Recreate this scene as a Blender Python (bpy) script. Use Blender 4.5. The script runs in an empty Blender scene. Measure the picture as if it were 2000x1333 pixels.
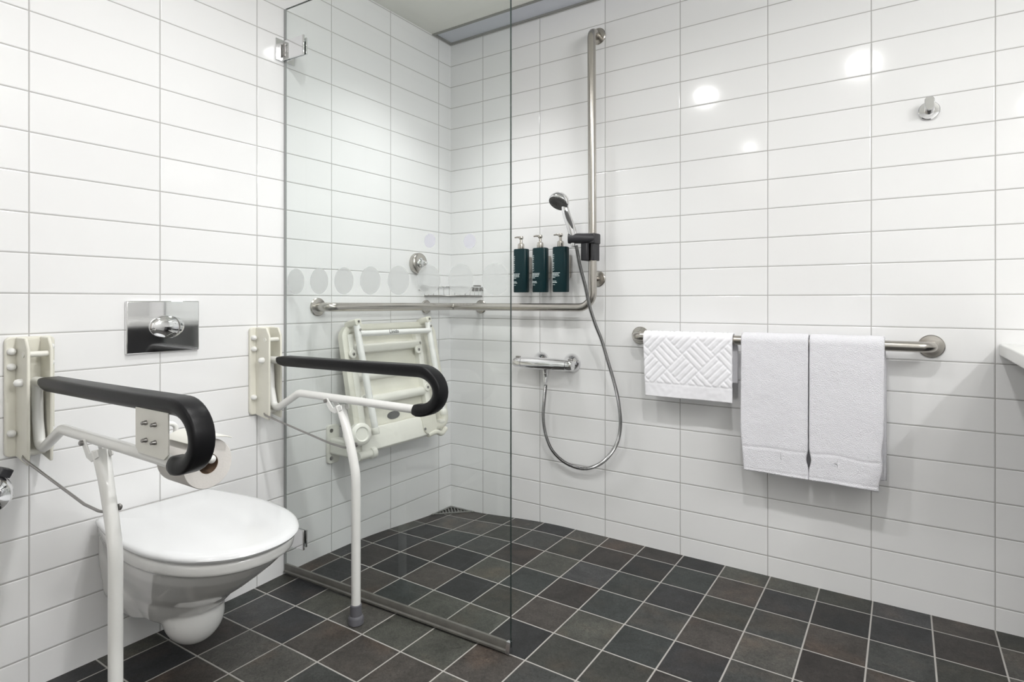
import bpy, bmesh, math, random
from mathutils import Vector, Matrix, noise
random.seed(7)
S = bpy.context.scene
C = S.collection
PI = math.pi
Z0 = 0.968                      # height of the reference tile joint

# ------------------------------------------------------------------ camera
cd = bpy.data.cameras.new('camera'); cam = bpy.data.objects.new('camera', cd); C.objects.link(cam)
cam.location = (1.80132, -2.181806, Z0 - 0.018164)
cam.rotation_euler = (PI / 2, 0, 0.586462)
cd.sensor_width = 36; cd.lens = 1150.43 / 2000 * 36; cd.shift_y = (587.88 - 666.5) / 2000
cd.clip_start = 0.02
S.camera = cam
# ------------------------------------------------------------------ world, exposure
w = bpy.data.worlds.new('world'); S.world = w; w.use_nodes = True
w.node_tree.nodes['Background'].inputs[0].default_value = (0.9, 0.95, 1, 1)
w.node_tree.nodes['Background'].inputs[1].default_value = 0.6
S.view_settings.view_transform = 'Standard'; S.view_settings.look = 'None'
S.view_settings.gamma = 1; S.view_settings.use_curve_mapping = False
S.view_settings.exposure = -0.05
ZC = 2.174                      # ceiling height
XR, YF = 2.95, -2.95            # unseen walls behind the camera
LAMPS = [(0.83, -1.37, 6.8), (1.62, -1.37, 10.0), (0.7765, -2.72, 3.0), (2.5, -2.72, 3.0), (2.5, -1.9, 3.0), (0.45, -0.50, 3.0)]  # first three follow tile reflections, last three are added fill


# ------------------------------------------------------------------ materials
def node(nt, t, **kw):
    n = nt.nodes.new(t)
    for k, v in kw.items():
        setattr(n, k, v)
    return n


def mat(name, col, rough=0.4, metal=0.0, coat=0.0, bump=None, spec=0.5, emit=None, aniso=0, sheen=0, var=0.0, vscale=8, sss=0):
    m = bpy.data.materials.new(name); m.use_nodes = True
    nt = m.node_tree; b = nt.nodes['Principled BSDF']
    b.inputs['Base Color'].default_value = (*col, 1)
    b.inputs['Roughness'].default_value = rough
    b.inputs['Metallic'].default_value = metal
    b.inputs['Coat Weight'].default_value = coat
    b.inputs['Coat Roughness'].default_value = 0.05
    b.inputs['Specular IOR Level'].default_value = spec
    b.inputs['Sheen Weight'].default_value = sheen
    if sss:
        b.inputs['Subsurface Weight'].default_value = sss
        b.inputs['Subsurface Radius'].default_value = (.01, .01, .01)
    if emit:
        b.inputs['Emission Color'].default_value = (*emit[:3], 1); b.inputs['Emission Strength'].default_value = emit[3]
    tc = node(nt, 'ShaderNodeTexCoord')
    if bump:
        sc, st, dist = bump
        n = node(nt, 'ShaderNodeTexNoise'); n.inputs['Scale'].default_value = sc; n.inputs['Detail'].default_value = 4
        nt.links.new(tc.outputs['Object'], n.inputs['Vector'])
        bp = node(nt, 'ShaderNodeBump'); bp.inputs['Strength'].default_value = st; bp.inputs['Distance'].default_value = dist
        nt.links.new(n.outputs['Fac'], bp.inputs['Height']); nt.links.new(bp.outputs['Normal'], b.inputs['Normal'])
    if var:
        n = node(nt, 'ShaderNodeTexNoise'); n.inputs['Scale'].default_value = vscale; n.inputs['Detail'].default_value = 5
        nt.links.new(tc.outputs['Object'], n.inputs['Vector'])
        r = node(nt, 'ShaderNodeMapRange'); r.inputs['From Min'].default_value = .3; r.inputs['From Max'].default_value = .7
        r.inputs['To Min'].default_value = 1 - var; r.inputs['To Max'].default_value = 1
        nt.links.new(n.outputs['Fac'], r.inputs['Value'])
        mx = node(nt, 'ShaderNodeMix', data_type='RGBA', blend_type='MULTIPLY'); mx.inputs['Factor'].default_value = 1
        mx.inputs['A'].default_value = (*col, 1)
        nt.links.new(r.outputs['Result'], mx.inputs['B']); nt.links.new(mx.outputs['Result'], b.inputs['Base Color'])
    return m


def mth(nt, op, a, b=None, c=None):
    n = node(nt, 'ShaderNodeMath', operation=op)
    for i, v in enumerate((a, b, c)):
        if v is None: continue
        if isinstance(v, (int, float)): n.inputs[i].default_value = v
        else: nt.links.new(v, n.inputs[i])
    return n.outputs[0]


def tile_material(name, uax, usign, uoff, upitch, vax, voff, vpitch, gw, slate=False):
    """u = sign*coord; joints at uoff + k*upitch and voff + k*vpitch, joint width gw"""
    m = bpy.data.materials.new(name); m.use_nodes = True
    nt = m.node_tree; b = nt.nodes['Principled BSDF']
    geo = node(nt, 'ShaderNodeNewGeometry'); sep = node(nt, 'ShaderNodeSeparateXYZ')
    nt.links.new(geo.outputs['Position'], sep.inputs[0])
    u = mth(nt, 'DIVIDE', mth(nt, 'SUBTRACT', mth(nt, 'MULTIPLY', sep.outputs[uax], usign), uoff), upitch)
    v = mth(nt, 'DIVIDE', mth(nt, 'SUBTRACT', sep.outputs[vax], voff), vpitch)
    def edge(x, pitch):
        f = mth(nt, 'FRACT', x)
        d = mth(nt, 'MINIMUM', f, mth(nt, 'SUBTRACT', 1.0, f))
        return mth(nt, 'MULTIPLY', d, pitch)
    d = mth(nt, 'MINIMUM', edge(u, upitch), edge(v, vpitch))
    mr = node(nt, 'ShaderNodeMapRange', interpolation_type='SMOOTHSTEP')
    nt.links.new(d, mr.inputs['Value']); mr.inputs['From Min'].default_value = gw * .5 - .0004; mr.inputs['From Max'].default_value = gw * .5 + .0004
    mask = mr.outputs['Result']                                   # 1 on the tile, 0 in the joint
    hr = node(nt, 'ShaderNodeMapRange', interpolation_type='SMOOTHSTEP')
    nt.links.new(d, hr.inputs['Value']); hr.inputs['From Min'].default_value = gw * .3; hr.inputs['From Max'].default_value = gw * .5 + .0025
    cid = node(nt, 'ShaderNodeCombineXYZ')
    nt.links.new(mth(nt, 'FLOOR', u), cid.inputs[0]); nt.links.new(mth(nt, 'FLOOR', v), cid.inputs[1])
    wn = node(nt, 'ShaderNodeTexWhiteNoise', noise_dimensions='2D'); nt.links.new(cid.outputs[0], wn.inputs['Vector'])
    bp = node(nt, 'ShaderNodeBump'); bp.inputs['Distance'].default_value = .0015; bp.inputs['Strength'].default_value = .6
    mx = node(nt, 'ShaderNodeMix', data_type='RGBA'); nt.links.new(mask, mx.inputs['Factor'])
    rr = node(nt, 'ShaderNodeMix', data_type='FLOAT'); nt.links.new(mask, rr.inputs['Factor'])
    if not slate:
        n = node(nt, 'ShaderNodeTexNoise'); n.inputs['Scale'].default_value = 5; nt.links.new(geo.outputs['Position'], n.inputs['Vector'])
        h = mth(nt, 'ADD', hr.outputs['Result'], mth(nt, 'MULTIPLY', n.outputs['Fac'], .35))
        nt.links.new(h, bp.inputs['Height'])
        # each glazed tile sits at a hair of an angle
        sub = node(nt, 'ShaderNodeVectorMath', operation='SUBTRACT'); nt.links.new(wn.outputs['Color'], sub.inputs[0]); sub.inputs[1].default_value = (.5, .5, .5)
        scl = node(nt, 'ShaderNodeVectorMath', operation='SCALE'); nt.links.new(sub.outputs[0], scl.inputs[0]); scl.inputs['Scale'].default_value = .010
        ad = node(nt, 'ShaderNodeVectorMath', operation='ADD'); nt.links.new(bp.outputs['Normal'], ad.inputs[0]); nt.links.new(scl.outputs[0], ad.inputs[1])
        nm = node(nt, 'ShaderNodeVectorMath', operation='NORMALIZE'); nt.links.new(ad.outputs[0], nm.inputs[0])
        nt.links.new(nm.outputs[0], b.inputs['Normal'])
        mx.inputs['A'].default_value = (.44, .43, .42, 1); mx.inputs['B'].default_value = (.88, .88, .885, 1)
        rr.inputs['A'].default_value = .7; rr.inputs['B'].default_value = .10
    else:
        ramp = node(nt, 'ShaderNodeValToRGB'); e = ramp.color_ramp; e.interpolation = 'CONSTANT'
        cols = [(.020, .021, .022), (.048, .050, .048), (.034, .039, .038), (.066, .067, .058), (.034, .030, .028), (.078, .075, .068), (.028, .029, .031), (.052, .053, .055), (.058, .051, .046), (.040, .041, .036)]
        while len(e.elements) < len(cols): e.elements.new(.5)
        for i, c in enumerate(cols):
            e.elements[i].position = i / len(cols); e.elements[i].color = (*c, 1)
        nt.links.new(wn.outputs['Value'], ramp.inputs['Fac'])
        # every tile gets its own patch of stone pattern
        off = node(nt, 'ShaderNodeVectorMath', operation='SCALE'); nt.links.new(wn.outputs['Color'], off.inputs[0]); off.inputs['Scale'].default_value = 20
        pos = node(nt, 'ShaderNodeVectorMath', operation='ADD'); nt.links.new(geo.outputs['Position'], pos.inputs[0]); nt.links.new(off.outputs[0], pos.inputs[1])
        def nz(scale, detail, rough, dist=0.0):
            n = node(nt, 'ShaderNodeTexNoise'); n.inputs['Scale'].default_value = scale; n.inputs['Detail'].default_value = detail
            n.inputs['Roughness'].default_value = rough; n.inputs['Distortion'].default_value = dist
            nt.links.new(pos.outputs[0], n.inputs['Vector']); return n
        n1 = nz(14, 6, .65, .6); n2 = nz(120, 6, .75, 1.6); n3 = nz(7, 3, .5)
        r1 = node(nt, 'ShaderNodeMapRange'); nt.links.new(n1.outputs['Fac'], r1.inputs['Value'])
        r1.inputs['From Min'].default_value = .25; r1.inputs['From Max'].default_value = .75; r1.inputs['To Min'].default_value = .55; r1.inputs['To Max'].default_value = 1.5
        r2 = node(nt, 'ShaderNodeMapRange'); nt.links.new(n2.outputs['Fac'], r2.inputs['Value'])
        r2.inputs['From Min'].default_value = .3; r2.inputs['From Max'].default_value = .7; r2.inputs['To Min'].default_value = .30; r2.inputs['To Max'].default_value = 1.75
        k = mth(nt, 'MULTIPLY', mth(nt, 'MULTIPLY', r1.outputs['Result'], r2.outputs['Result']), .86)
        sc = node(nt, 'ShaderNodeVectorMath', operation='SCALE'); nt.links.new(ramp.outputs['Color'], sc.inputs[0]); nt.links.new(k, sc.inputs['Scale'])
        tint = node(nt, 'ShaderNodeMix', data_type='RGBA', blend_type='MULTIPLY')
        tr = node(nt, 'ShaderNodeMapRange'); nt.links.new(n3.outputs['Fac'], tr.inputs['Value']); tr.inputs['From Min'].default_value = .52; tr.inputs['From Max'].default_value = .68
        nt.links.new(tr.outputs['Result'], tint.inputs['Factor']); nt.links.new(sc.outputs[0], tint.inputs['A']); tint.inputs['B'].default_value = (1.22, 1.05, .95, 1)
        nt.links.new(tint.outputs['Result'], mx.inputs['B'])
        mx.inputs['A'].default_value = (.40, .385, .365, 1)
        h = mth(nt, 'ADD', mth(nt, 'MULTIPLY', hr.outputs['Result'], .8), mth(nt, 'ADD', mth(nt, 'MULTIPLY', n1.outputs['Fac'], .5), mth(nt, 'MULTIPLY', n2.outputs['Fac'], .25)))
        nt.links.new(h, bp.inputs['Height']); nt.links.new(bp.outputs['Normal'], b.inputs['Normal'])
        rr.inputs['A'].default_value = .8; rr.inputs['B'].default_value = .46; b.inputs['Specular IOR Level'].default_value = .35
    nt.links.new(mx.outputs['Result'], b.inputs['Base Color']); nt.links.new(rr.outputs['Result'], b.inputs['Roughness'])
    return m


def glass_material():
    m = bpy.data.materials.new('clear_glass'); m.use_nodes = True; nt = m.node_tree
    nt.nodes.remove(nt.nodes['Principled BSDF'])
    o = nt.nodes['Material Output']
    t = node(nt, 'ShaderNodeBsdfTransparent'); t.inputs[0].default_value = (.972, .986, .981, 1)
    g = node(nt, 'ShaderNodeBsdfGlossy'); g.inputs['Roughness'].default_value = 0.0; g.inputs['Color'].default_value = (.97, 1, .98, 1)
    f = node(nt, 'ShaderNodeFresnel'); f.inputs['IOR'].default_value = 1.45
    geo = node(nt, 'ShaderNodeNewGeometry'); mx = node(nt, 'ShaderNodeMixShader')
    fac = mth(nt, 'MULTIPLY', f.outputs[0], mth(nt, 'SUBTRACT', 1.0, geo.outputs['Backfacing']))
    nt.links.new(fac, mx.inputs[0]); nt.links.new(t.outputs[0], mx.inputs[1]); nt.links.new(g.outputs[0], mx.inputs[2])
    nt.links.new(mx.outputs[0], o.inputs['Surface'])
    return m


def frost_material(name, col, alpha):
    m = bpy.data.materials.new(name); m.use_nodes = True; nt = m.node_tree
    b = nt.nodes['Principled BSDF']; o = nt.nodes['Material Output']
    b.inputs['Base Color'].default_value = (*col, 1); b.inputs['Roughness'].default_value = .5
    t = node(nt, 'ShaderNodeBsdfTransparent'); mx = node(nt, 'ShaderNodeMixShader'); mx.inputs[0].default_value = alpha
    nt.links.new(t.outputs[0], mx.inputs[1]); nt.links.new(b.outputs[0], mx.inputs[2]); nt.links.new(mx.outputs[0], o.inputs['Surface'])
    return m


M = dict(
    tile_r=tile_material('white_tile_right', 0, 1, .191, .3051, 2, Z0, .1, .0026),
    tile_l=tile_material('white_tile_left', 1, -1, .0866, .3086, 2, Z0, .1, .0026),
    slate=tile_material('slate_floor_tile', 0, 1, .0675, .1503, 1, -.098, .154, .0042, slate=True),
    paint=mat('white_wall_paint', (.86, .86, .855), .6),
    ceil=mat('cream_ceiling_paint', (.90, .90, .85), .6),
    strip=mat('grey_ceiling_recess', (.70, .725, .79), .5),
    trim=mat('dark_grey_trim', (.30, .30, .285), .5),
    glass=glass_material(),
    edge=mat('green_glass_edge', (.03, .042, .04), .15),
    wseal=mat('grey_wall_seal', (.36, .37, .37), .4),
    frost=frost_material('frosted_film', (.72, .75, .745), .42),
    frost2=frost_material('lilac_film', (.74, .74, .84), .42),
    seal=mat('grey_rubber_seal', (.15, .145, .13), .3, var=.3, vscale=20),
    chrome=mat('chrome', (.80, .80, .81), .05, 1),
    steel=mat('brushed_steel', (.50, .475, .44), .24, 1, bump=(260, .05, .0005)),
    dsteel=mat('dark_steel', (.33, .32, .31), .3, 1),
    white=mat('white_enamel', (.84, .84, .82), .28, coat=.3),
    cream=mat('cream_plastic', (.78, .765, .68), .38, var=.08, vscale=12),
    creamw=mat('ivory_plastic', (.82, .81, .75), .32, var=.05, vscale=12),
    pad=mat('black_foam_pad', (.009, .009, .010), .36, bump=(500, .25, .0006), spec=.16),
    blackp=mat('black_plastic', (.022, .022, .026), .45, bump=(600, .15, .0005)),
    rubber=mat('grey_rubber', (.12, .12, .135), .55),
    porc=mat('white_porcelain', (.80, .80, .79), .06, coat=.5),
    lid=mat('white_toilet_lid', (.78, .79, .805), .12, coat=.3),
    paper=mat('toilet_paper', (.76, .73, .70), .9, bump=(300, .3, .001), sheen=.2),
    card=mat('brown_cardboard', (.17, .11, .07), .9),
    terry=mat('white_terry', (.92, .915, .965), .95, bump=(420, .9, .004), sheen=.25),
    cotton=mat('white_cotton', (.93, .925, .965), .9, bump=(600, .35, .0015), sheen=.2),
    bottle=mat('dark_teal_bottle', (.006, .026, .031), .28, coat=.0, spec=.22),
    ink=mat('white_print', (.62, .70, .70), .5),
    blackink=mat('black_print', (.02, .02, .02), .5),
    grille=mat('drain_steel', (.36, .36, .34), .35, 1),
    black=mat('black_void', (.004, .004, .004), .9),
    counter=mat('white_composite', (.84, .84, .82), .25, coat=.2),
    nozzle=mat('grey_nozzle', (.11, .11, .11), .4),
    lamp=mat('lamp_diffuser', (.9, .9, .9), .4, emit=(1, .96, .9, 14)),
    filllamp=mat('fill_lamp_diffuser', (.9, .9, .9), .4, emit=(1, .97, .93, .5)),  # dim disc of the added shower fill light
    tubelamp=mat('lit_lamp_tube', (.9, .9, .9), .4, emit=(1, 1, .99, 26)),
    mirror=mat('mirror_silver', (.85, .87, .86), .02, 1),
    added_cabinet=mat('charcoal_laminate', (.05, .05, .052), .4),
    wood=mat('pale_door', (.62, .58, .52), .5, var=.1, vscale=6),
)


# ------------------------------------------------------------------ mesh helpers
def basis(d):
    d = Vector(d).normalized()
    a = Vector((0, 0, 1)) if abs(d.z) < .95 else Vector((1, 0, 0))
    x = a.cross(d).normalized(); y = d.cross(x)
    return x, y, d


def box(bm, lo, hi, mtx=None):
    g = bmesh.ops.create_cube(bm, size=1)
    c = [(a + b) / 2 for a, b in zip(lo, hi)]; s = [b - a for a, b in zip(lo, hi)]
    for v in g['verts']:
        v.co = Vector((v.co.x * s[0] + c[0], v.co.y * s[1] + c[1], v.co.z * s[2] + c[2]))
        if mtx: v.co = mtx @ v.co
    return g['verts']


def loft(bm, secs, cap=True, closed=True):
    rows = [[bm.verts.new(p) for p in s] for s in secs]
    n = len(rows[0])
    for a, b in zip(rows, rows[1:]):
        for i in range(n if closed else n - 1):
            j = (i + 1) % n
            bm.faces.new((a[i], a[j], b[j], b[i]))
    if cap:
        bm.faces.new(list(reversed(rows[0]))); bm.faces.new(rows[-1])
    return rows


def lathe(bm, prof, origin, axis, seg=32, cap=True):
    """prof: (radius, height along the axis)"""
    x, y, d = basis(axis); o = Vector(origin)
    secs = []
    for r, h in prof:
        r = max(r, 1e-5)
        secs.append([o + d * h + (x * math.cos(2 * PI * k / seg) + y * math.sin(2 * PI * k / seg)) * r for k in range(seg)])
    loft(bm, secs, cap)


def cyl(bm, p0, p1, r, r1=None, seg=20):
    p0, p1 = Vector(p0), Vector(p1)
    lathe(bm, [(r, 0), (r if r1 is None else r1, (p1 - p0).length)], p0, p1 - p0, seg)


def fillet(pts, rad, n=8):
    """round the inner corners of a polyline"""
    P = [Vector(p) for p in pts]; out = [P[0]]
    for i in range(1, len(P) - 1):
        r = rad[i - 1] if isinstance(rad, (list, tuple)) else rad
        a = (P[i - 1] - P[i]); b = (P[i + 1] - P[i])
        ang = a.angle(b); t = min(r / math.tan(ang / 2), a.length * .49, b.length * .49)
        p, q = P[i] + a.normalized() * t, P[i] + b.normalized() * t
        rr = t * math.tan(ang / 2); bis = (a.normalized() + b.normalized())
        if bis.length < 1e-4: out.append(P[i]); continue
        c = P[i] + bis.normalized() * (rr / math.sin(ang / 2))
        u = (p - c).normalized(); w_ = (q - c).normalized(); tot = u.angle(w_); ax = u.cross(w_).normalized()
        for k in range(n + 1):
            out.append(c + (Matrix.Rotation(tot * k / n, 3, ax) @ u) * rr)
    out.append(P[-1]); return out


def spline(pts, n=12):
    P = [Vector(p) for p in pts]; P = [2 * P[0] - P[1]] + P + [2 * P[-1] - P[-2]]; out = []
    for i in range(1, len(P) - 2):
        for k in range(n):
            t = k / n; a, b, c, d = P[i - 1:i + 3]
            out.append(.5 * ((2 * b) + (c - a) * t + (2 * a - 5 * b + 4 * c - d) * t * t + (3 * b - a - 3 * c + d) * t ** 3))
    out.append(P[-2]); return out


def sweep(bm, path, sect, up=None, cap=True):
    """sect: callable(t, s) -> list of 2D points, or a list; frames transported along the path"""
    P = [Vector(p) for p in path]; n = len(P)
    T = [((P[min(i + 1, n - 1)] - P[max(i - 1, 0)]).normalized()) for i in range(n)]
    x = basis(T[0])[0] if up is None else Vector(up)
    secs = []
    for i in range(n):
        x = (x - T[i] * x.dot(T[i])).normalized(); y = T[i].cross(x)
        s = sect(i / (n - 1)) if callable(sect) else sect
        secs.append([P[i] + x * a + y * b for a, b in s])
    loft(bm, secs, cap)


def ring(r, seg=16, ry=None):
    ry = ry or r
    return [(r * math.cos(2 * PI * k / seg), ry * math.sin(2 * PI * k / seg)) for k in range(seg)]


def tube(bm, path, r, seg=16):
    if callable(r): sweep(bm, path, lambda t: ring(r(t), seg))
    else: sweep(bm, path, ring(r, seg))


def sphere(bm, c, r, seg=20, sc=(1, 1, 1)):
    g = bmesh.ops.create_uvsphere(bm, u_segments=seg, v_segments=seg // 2 + 2, radius=r)
    for v in g['verts']: v.co = Vector(c) + Vector((v.co.x * sc[0], v.co.y * sc[1], v.co.z * sc[2]))


def prism(bm, pts, d):
    """extrude polygon pts (3D) by vector d"""
    d = Vector(d); loft(bm, [[Vector(p) for p in pts], [Vector(p) + d for p in pts]])


def rrect(w_, h, r, n=5, cx=0, cy=0):
    out = []
    for qx, qy, a0 in ((1, 1, 0), (-1, 1, PI / 2), (-1, -1, PI), (1, -1, 3 * PI / 2)):
        for k in range(n + 1):
            a = a0 + PI / 2 * k / n
            out.append((cx + qx * (w_ / 2 - r) + r * math.cos(a), cy + qy * (h / 2 - r) + r * math.sin(a)))
    return out


def obj(name, bm, m, parent=None, bevel=0, smooth=40, label=None, seg=2):
    bmesh.ops.recalc_face_normals(bm, faces=bm.faces[:])
    me = bpy.data.meshes.new(name); bm.to_mesh(me); bm.free()
    for p in me.polygons: p.use_smooth = True
    me.set_sharp_from_angle(angle=math.radians(smooth))
    me.materials.append(m if not isinstance(m, str) else M[m])
    o = bpy.data.objects.new(name, me); C.objects.link(o)
    if parent is not None:
        o.parent = parent
        r = parent
        while r.parent: r = r.parent
        if parent is r: o.matrix_parent_inverse = Matrix.Translation(-Vector(r.location))
    if bevel:
        b = o.modifiers.new('bevel', 'BEVEL'); b.width = bevel; b.segments = seg; b.limit_method = 'ANGLE'; b.angle_limit = math.radians(40)
        b.harden_normals = False
    if label: o['label'] = label
    return o


def B(): return bmesh.new()


def thing(name, loc, label, cat, group=None):
    o = bpy.data.objects.new(name, None); C.objects.link(o); o.location = loc; o.empty_display_size = .05
    o['label'] = label; o['category'] = cat
    if group: o['group'] = group
    return o


def tag(o, label, cat, group=None):
    o['label'] = label; o['category'] = cat
    if group: o['group'] = group
    return o


def struct(name, bm, m, bevel=0):
    o = obj(name, bm, m, None, bevel); o['kind'] = 'structure'; return o


def dup(root, dloc, label=None, group=None):
    r = root.copy(); C.objects.link(r); r.location = root.location + Vector(dloc)
    if label: r['label'] = label
    if group: r['group'] = group
    for ch in list(root.children):
        c = ch.copy(); C.objects.link(c); c.parent = r
        for g in list(ch.children):
            d = g.copy(); C.objects.link(d); d.parent = c
    return r


def lettering(body, size, mtx, m, name, parent, extrude=.0002, spacing=1.0, align='LEFT'):
    cu = bpy.data.curves.new('text', 'FONT'); cu.body = body; cu.size = size; cu.extrude = extrude; cu.space_character = spacing
    cu.align_x = align; cu.resolution_u = 3
    t = bpy.data.objects.new('text', cu); C.objects.link(t)
    bpy.context.view_layer.update()
    me = bpy.data.meshes.new_from_object(t.evaluated_get(bpy.context.evaluated_depsgraph_get()))
    bpy.data.objects.remove(t)
    bm = B(); bm.from_mesh(me); bmesh.ops.transform(bm, matrix=mtx, verts=bm.verts[:])
    return obj(name, bm, m, parent)


# ------------------------------------------------------------------ floor and walls
def ss(t): t = max(0, min(1, t)); return t * t * (3 - 2 * t)


def floor_z(x, y):
    r = math.hypot(x, y)
    z = -.036 * (1 - ss(min(1, r / .62))) if r < .62 else 0
    if x < .5 and y < -.75: z -= .012 * (1 - ss(x / .5)) * ss((-.75 - y) / .4)
    return z


bm = B(); xs = [i * .05 for i in range(60)]; ys = [-i * .05 for i in range(60)]
grid = [[bm.verts.new((x, y, floor_z(x, y))) for y in ys] for x in xs]
for i in range(59):
    for j in range(59):
        bm.faces.new((grid[i][j], grid[i][j + 1], grid[i + 1][j + 1], grid[i + 1][j]))
struct('floor', bm, 'slate')
bm = B(); box(bm, (-.12, -.0, -.12), (XR, .12, ZC + .1)); struct('wall_right', bm, 'tile_r')
bm = B(); box(bm, (-.12, YF, -.12), (0, 0, ZC + .1)); struct('wall_left', bm, 'tile_l')
bm = B(); box(bm, (XR, YF, -.12), (XR + .1, .12, ZC + .1)); struct('wall_side', bm, 'paint')
bm = B(); box(bm, (-.12, YF - .1, -.12), (XR + .1, YF, ZC + .1)); struct('wall_front', bm, 'paint')
bm = B(); box(bm, (-.12, YF, ZC), (XR, -.135, ZC + .1)); box(bm, (-.12, -.135, ZC + .012), (XR, 0.1, ZC + .1)); struct('ceiling', bm, 'ceil')
# recessed grey strip above the tiled wall, with its dark frame
bm = B(); box(bm, (.012, -.123, ZC + .003), (XR - .01, -.008, ZC + .0115)); struct('trim_1', bm, 'strip')
bm = B()
box(bm, (0.0, -.134, ZC - .004), (XR, -.122, ZC + .011)); box(bm, (0.0, -.010, ZC - .004), (XR, -.0005, ZC + .011))
box(bm, (0.0005, -.122, ZC - .004), (.012, -.010, ZC + .011)); struct('trim_2', bm, 'trim')
# access panel set in the ceiling over the shower (a hairline gap all round)
bm = B(); box(bm, (.078, -.86, ZC - .0035), (1.15, -.197, ZC + .004)); struct('trim_3', bm, 'ceil', bevel=.001)
bm = B(); box(bm, (.0755, -.8625, ZC - .0008), (1.1525, -.1945, ZC + .002)); struct('trim_4', bm, 'trim')
# door behind the camera
bm = B(); box(bm, (.5, YF + .001, 0), (1.4, YF + .04, 2.02)); d = struct('door_1', bm, 'wood', .002)
bm = B(); cyl(bm, (1.32, YF + .04, 1.0), (1.32, YF + .085, 1.0), .009); cyl(bm, (1.32, YF + .085, 1.0), (1.2, YF + .085, 1.0), .009)
obj('door_handle', bm, 'steel', d)

# ------------------------------------------------------------------ lamps
LL = ['recessed ceiling downlight nearest the shower glass', 'recessed ceiling downlight in front of the towel rail', 'recessed ceiling downlight near the door',
      'added unseen ceiling downlight behind the camera', 'added unseen ceiling downlight on the washbasin side of the room', 'added wide fill light in the shower ceiling, out of view']  # last three are added: two for room fill, one to brighten the shower
for (lx, ly, pw), lb in zip(LAMPS, LL):
    t = thing('ceiling_downlight', (lx, ly, ZC), lb, 'light', 'ceiling downlights')
    k = 2.2 if ly > -.6 else 1.0  # wide disc is the added shower fill, with a narrower spread
    zc = ZC - (.0035 if k > 1 else 0)
    bm = B(); lathe(bm, [(.040 * k, -.001), (.052 * k, -.004), (.052 * k, .0), (.040 * k, 0)], (lx, ly, zc), (0, 0, 1), 32, cap=False); obj('trim_ring', bm, 'white', t)
    bm = B(); lathe(bm, [(.0405 * k, -.002), (.0405 * k, -.0005)], (lx, ly, zc), (0, 0, 1), 32); obj('diffuser', bm, 'lamp' if k < 2 else 'filllamp', t)
    ld = bpy.data.lights.new('downlight_lamp', 'AREA'); ld.shape = 'DISK'; ld.size = .085 * k; ld.energy = pw; ld.color = (1, .992, .985); ld.spread = math.radians(165 if k < 2 else 100)
    lo = bpy.data.objects.new('downlight_lamp', ld); C.objects.link(lo); lo.location = (lx, ly, zc - .006)
# long unseen wall lamp, added for soft room light; worktop shade hints at it
t = thing('added_wall_lamp', (XR, -1.5, 1.93), 'long lit wall lamp added out of view on the side wall beyond the basin worktop', 'light')
bm = B(); box(bm, (XR - .03, -2.02, 1.90), (XR, -.98, 1.96)); obj('back_plate', bm, 'chrome', t, .002)
bm = B(); cyl(bm, (XR - .055, -2.0, 1.93), (XR - .055, -1.0, 1.93), .025); obj('tube', bm, 'tubelamp', t)
ld = bpy.data.lights.new('added_wall_lamp_light', 'AREA'); ld.shape = 'RECTANGLE'; ld.size = .08; ld.size_y = 1.0; ld.energy = 12; ld.color = (1, 1, .995)
lo = bpy.data.objects.new('added_wall_lamp_light', ld); C.objects.link(lo); lo.location = (XR - .085, -1.5, 1.93); lo.rotation_euler = (0, PI / 2, 0)

# ------------------------------------------------------------------ glass screen
GA, GB = Vector((.012, -.908, 0)), Vector((.926, -.869, 0)); GU = (GB - GA).normalized(); GN = Vector((GU.y, -GU.x, 0))   # GN faces the toilet
GZ0, GZ1 = .02, 1.966
t = thing('shower_screen', (0, -.908, 0), 'frameless clear glass shower screen hinged to the wall with a row of frosted dots', 'shower screen')
def gp(u, z, off=0): return GA + GU * u + GN * off + Vector((0, 0, z))
GLEN = (GB - GA).length
bm = B(); prism(bm, [gp(0, GZ0, -.003), gp(GLEN - .001, GZ0, -.003), gp(GLEN - .001, GZ0, .003), gp(0, GZ0, .003)], (0, 0, GZ1 - GZ0 - .001)); gl = obj('glass_panel', bm, 'glass', t)
bm = B()
prism(bm, [gp(GLEN - .001, GZ0, -.003), gp(GLEN, GZ0, -.003), gp(GLEN, GZ0, .003), gp(GLEN - .001, GZ0, .003)], (0, 0, GZ1 - GZ0))
prism(bm, [gp(0, GZ1 - .001, -.003), gp(GLEN, GZ1 - .001, -.003), gp(GLEN, GZ1 - .001, .003), gp(0, GZ1 - .001, .003)], (0, 0, .001))
obj('glass_edge', bm, 'edge', t, label='dark green polished glass edge')
bm = B(); prism(bm, [gp(-.0115, .0, -.002), gp(-.001, .0, -.002), gp(-.001, .0, .002), gp(-.0115, .0, .002)], (0, 0, GZ1)); obj('wall_seal', bm, 'wseal', t)
bm = B(); sweep(bm, [gp(-.004, .018), gp(GLEN - .012, .018)], [(-.0165, -.002), (-.012, -.0085), (-.007, -.0085), (-.004, -.0045), (.015, -.0042), (.016, -.0035), (.016, .0035), (.015, .0042), (-.004, .0045), (-.007, .0085), (-.012, .0085), (-.0165, .002)], up=(0, 0, 1))
obj('bottom_seal', bm, 'seal', t, label='worn grey plastic drip seal along the bottom edge')
bm = B(); sweep(bm, [gp(GLEN - .012, .018), gp(GLEN, .018)], [(-.014, -.0090), (-.006, -.0090), (.0165, -.005), (.0165, .005), (-.006, .0090), (-.014, .0090)], up=(0, 0, 1)); obj('seal_end', bm, 'chrome', t)
dots = [.0792, .1997, .3221, .4385, .5556, .6685, .7845, .897]
for k in range(8):
    u = .053 + k * .1163; z = 1.0165 - k * .0011
    bm = B(); lathe(bm, [(.0435, 0), (.0435, .0004)], gp(u, z, .0032), GN, 48); obj('frosted_dot', bm, 'frost', t)
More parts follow.
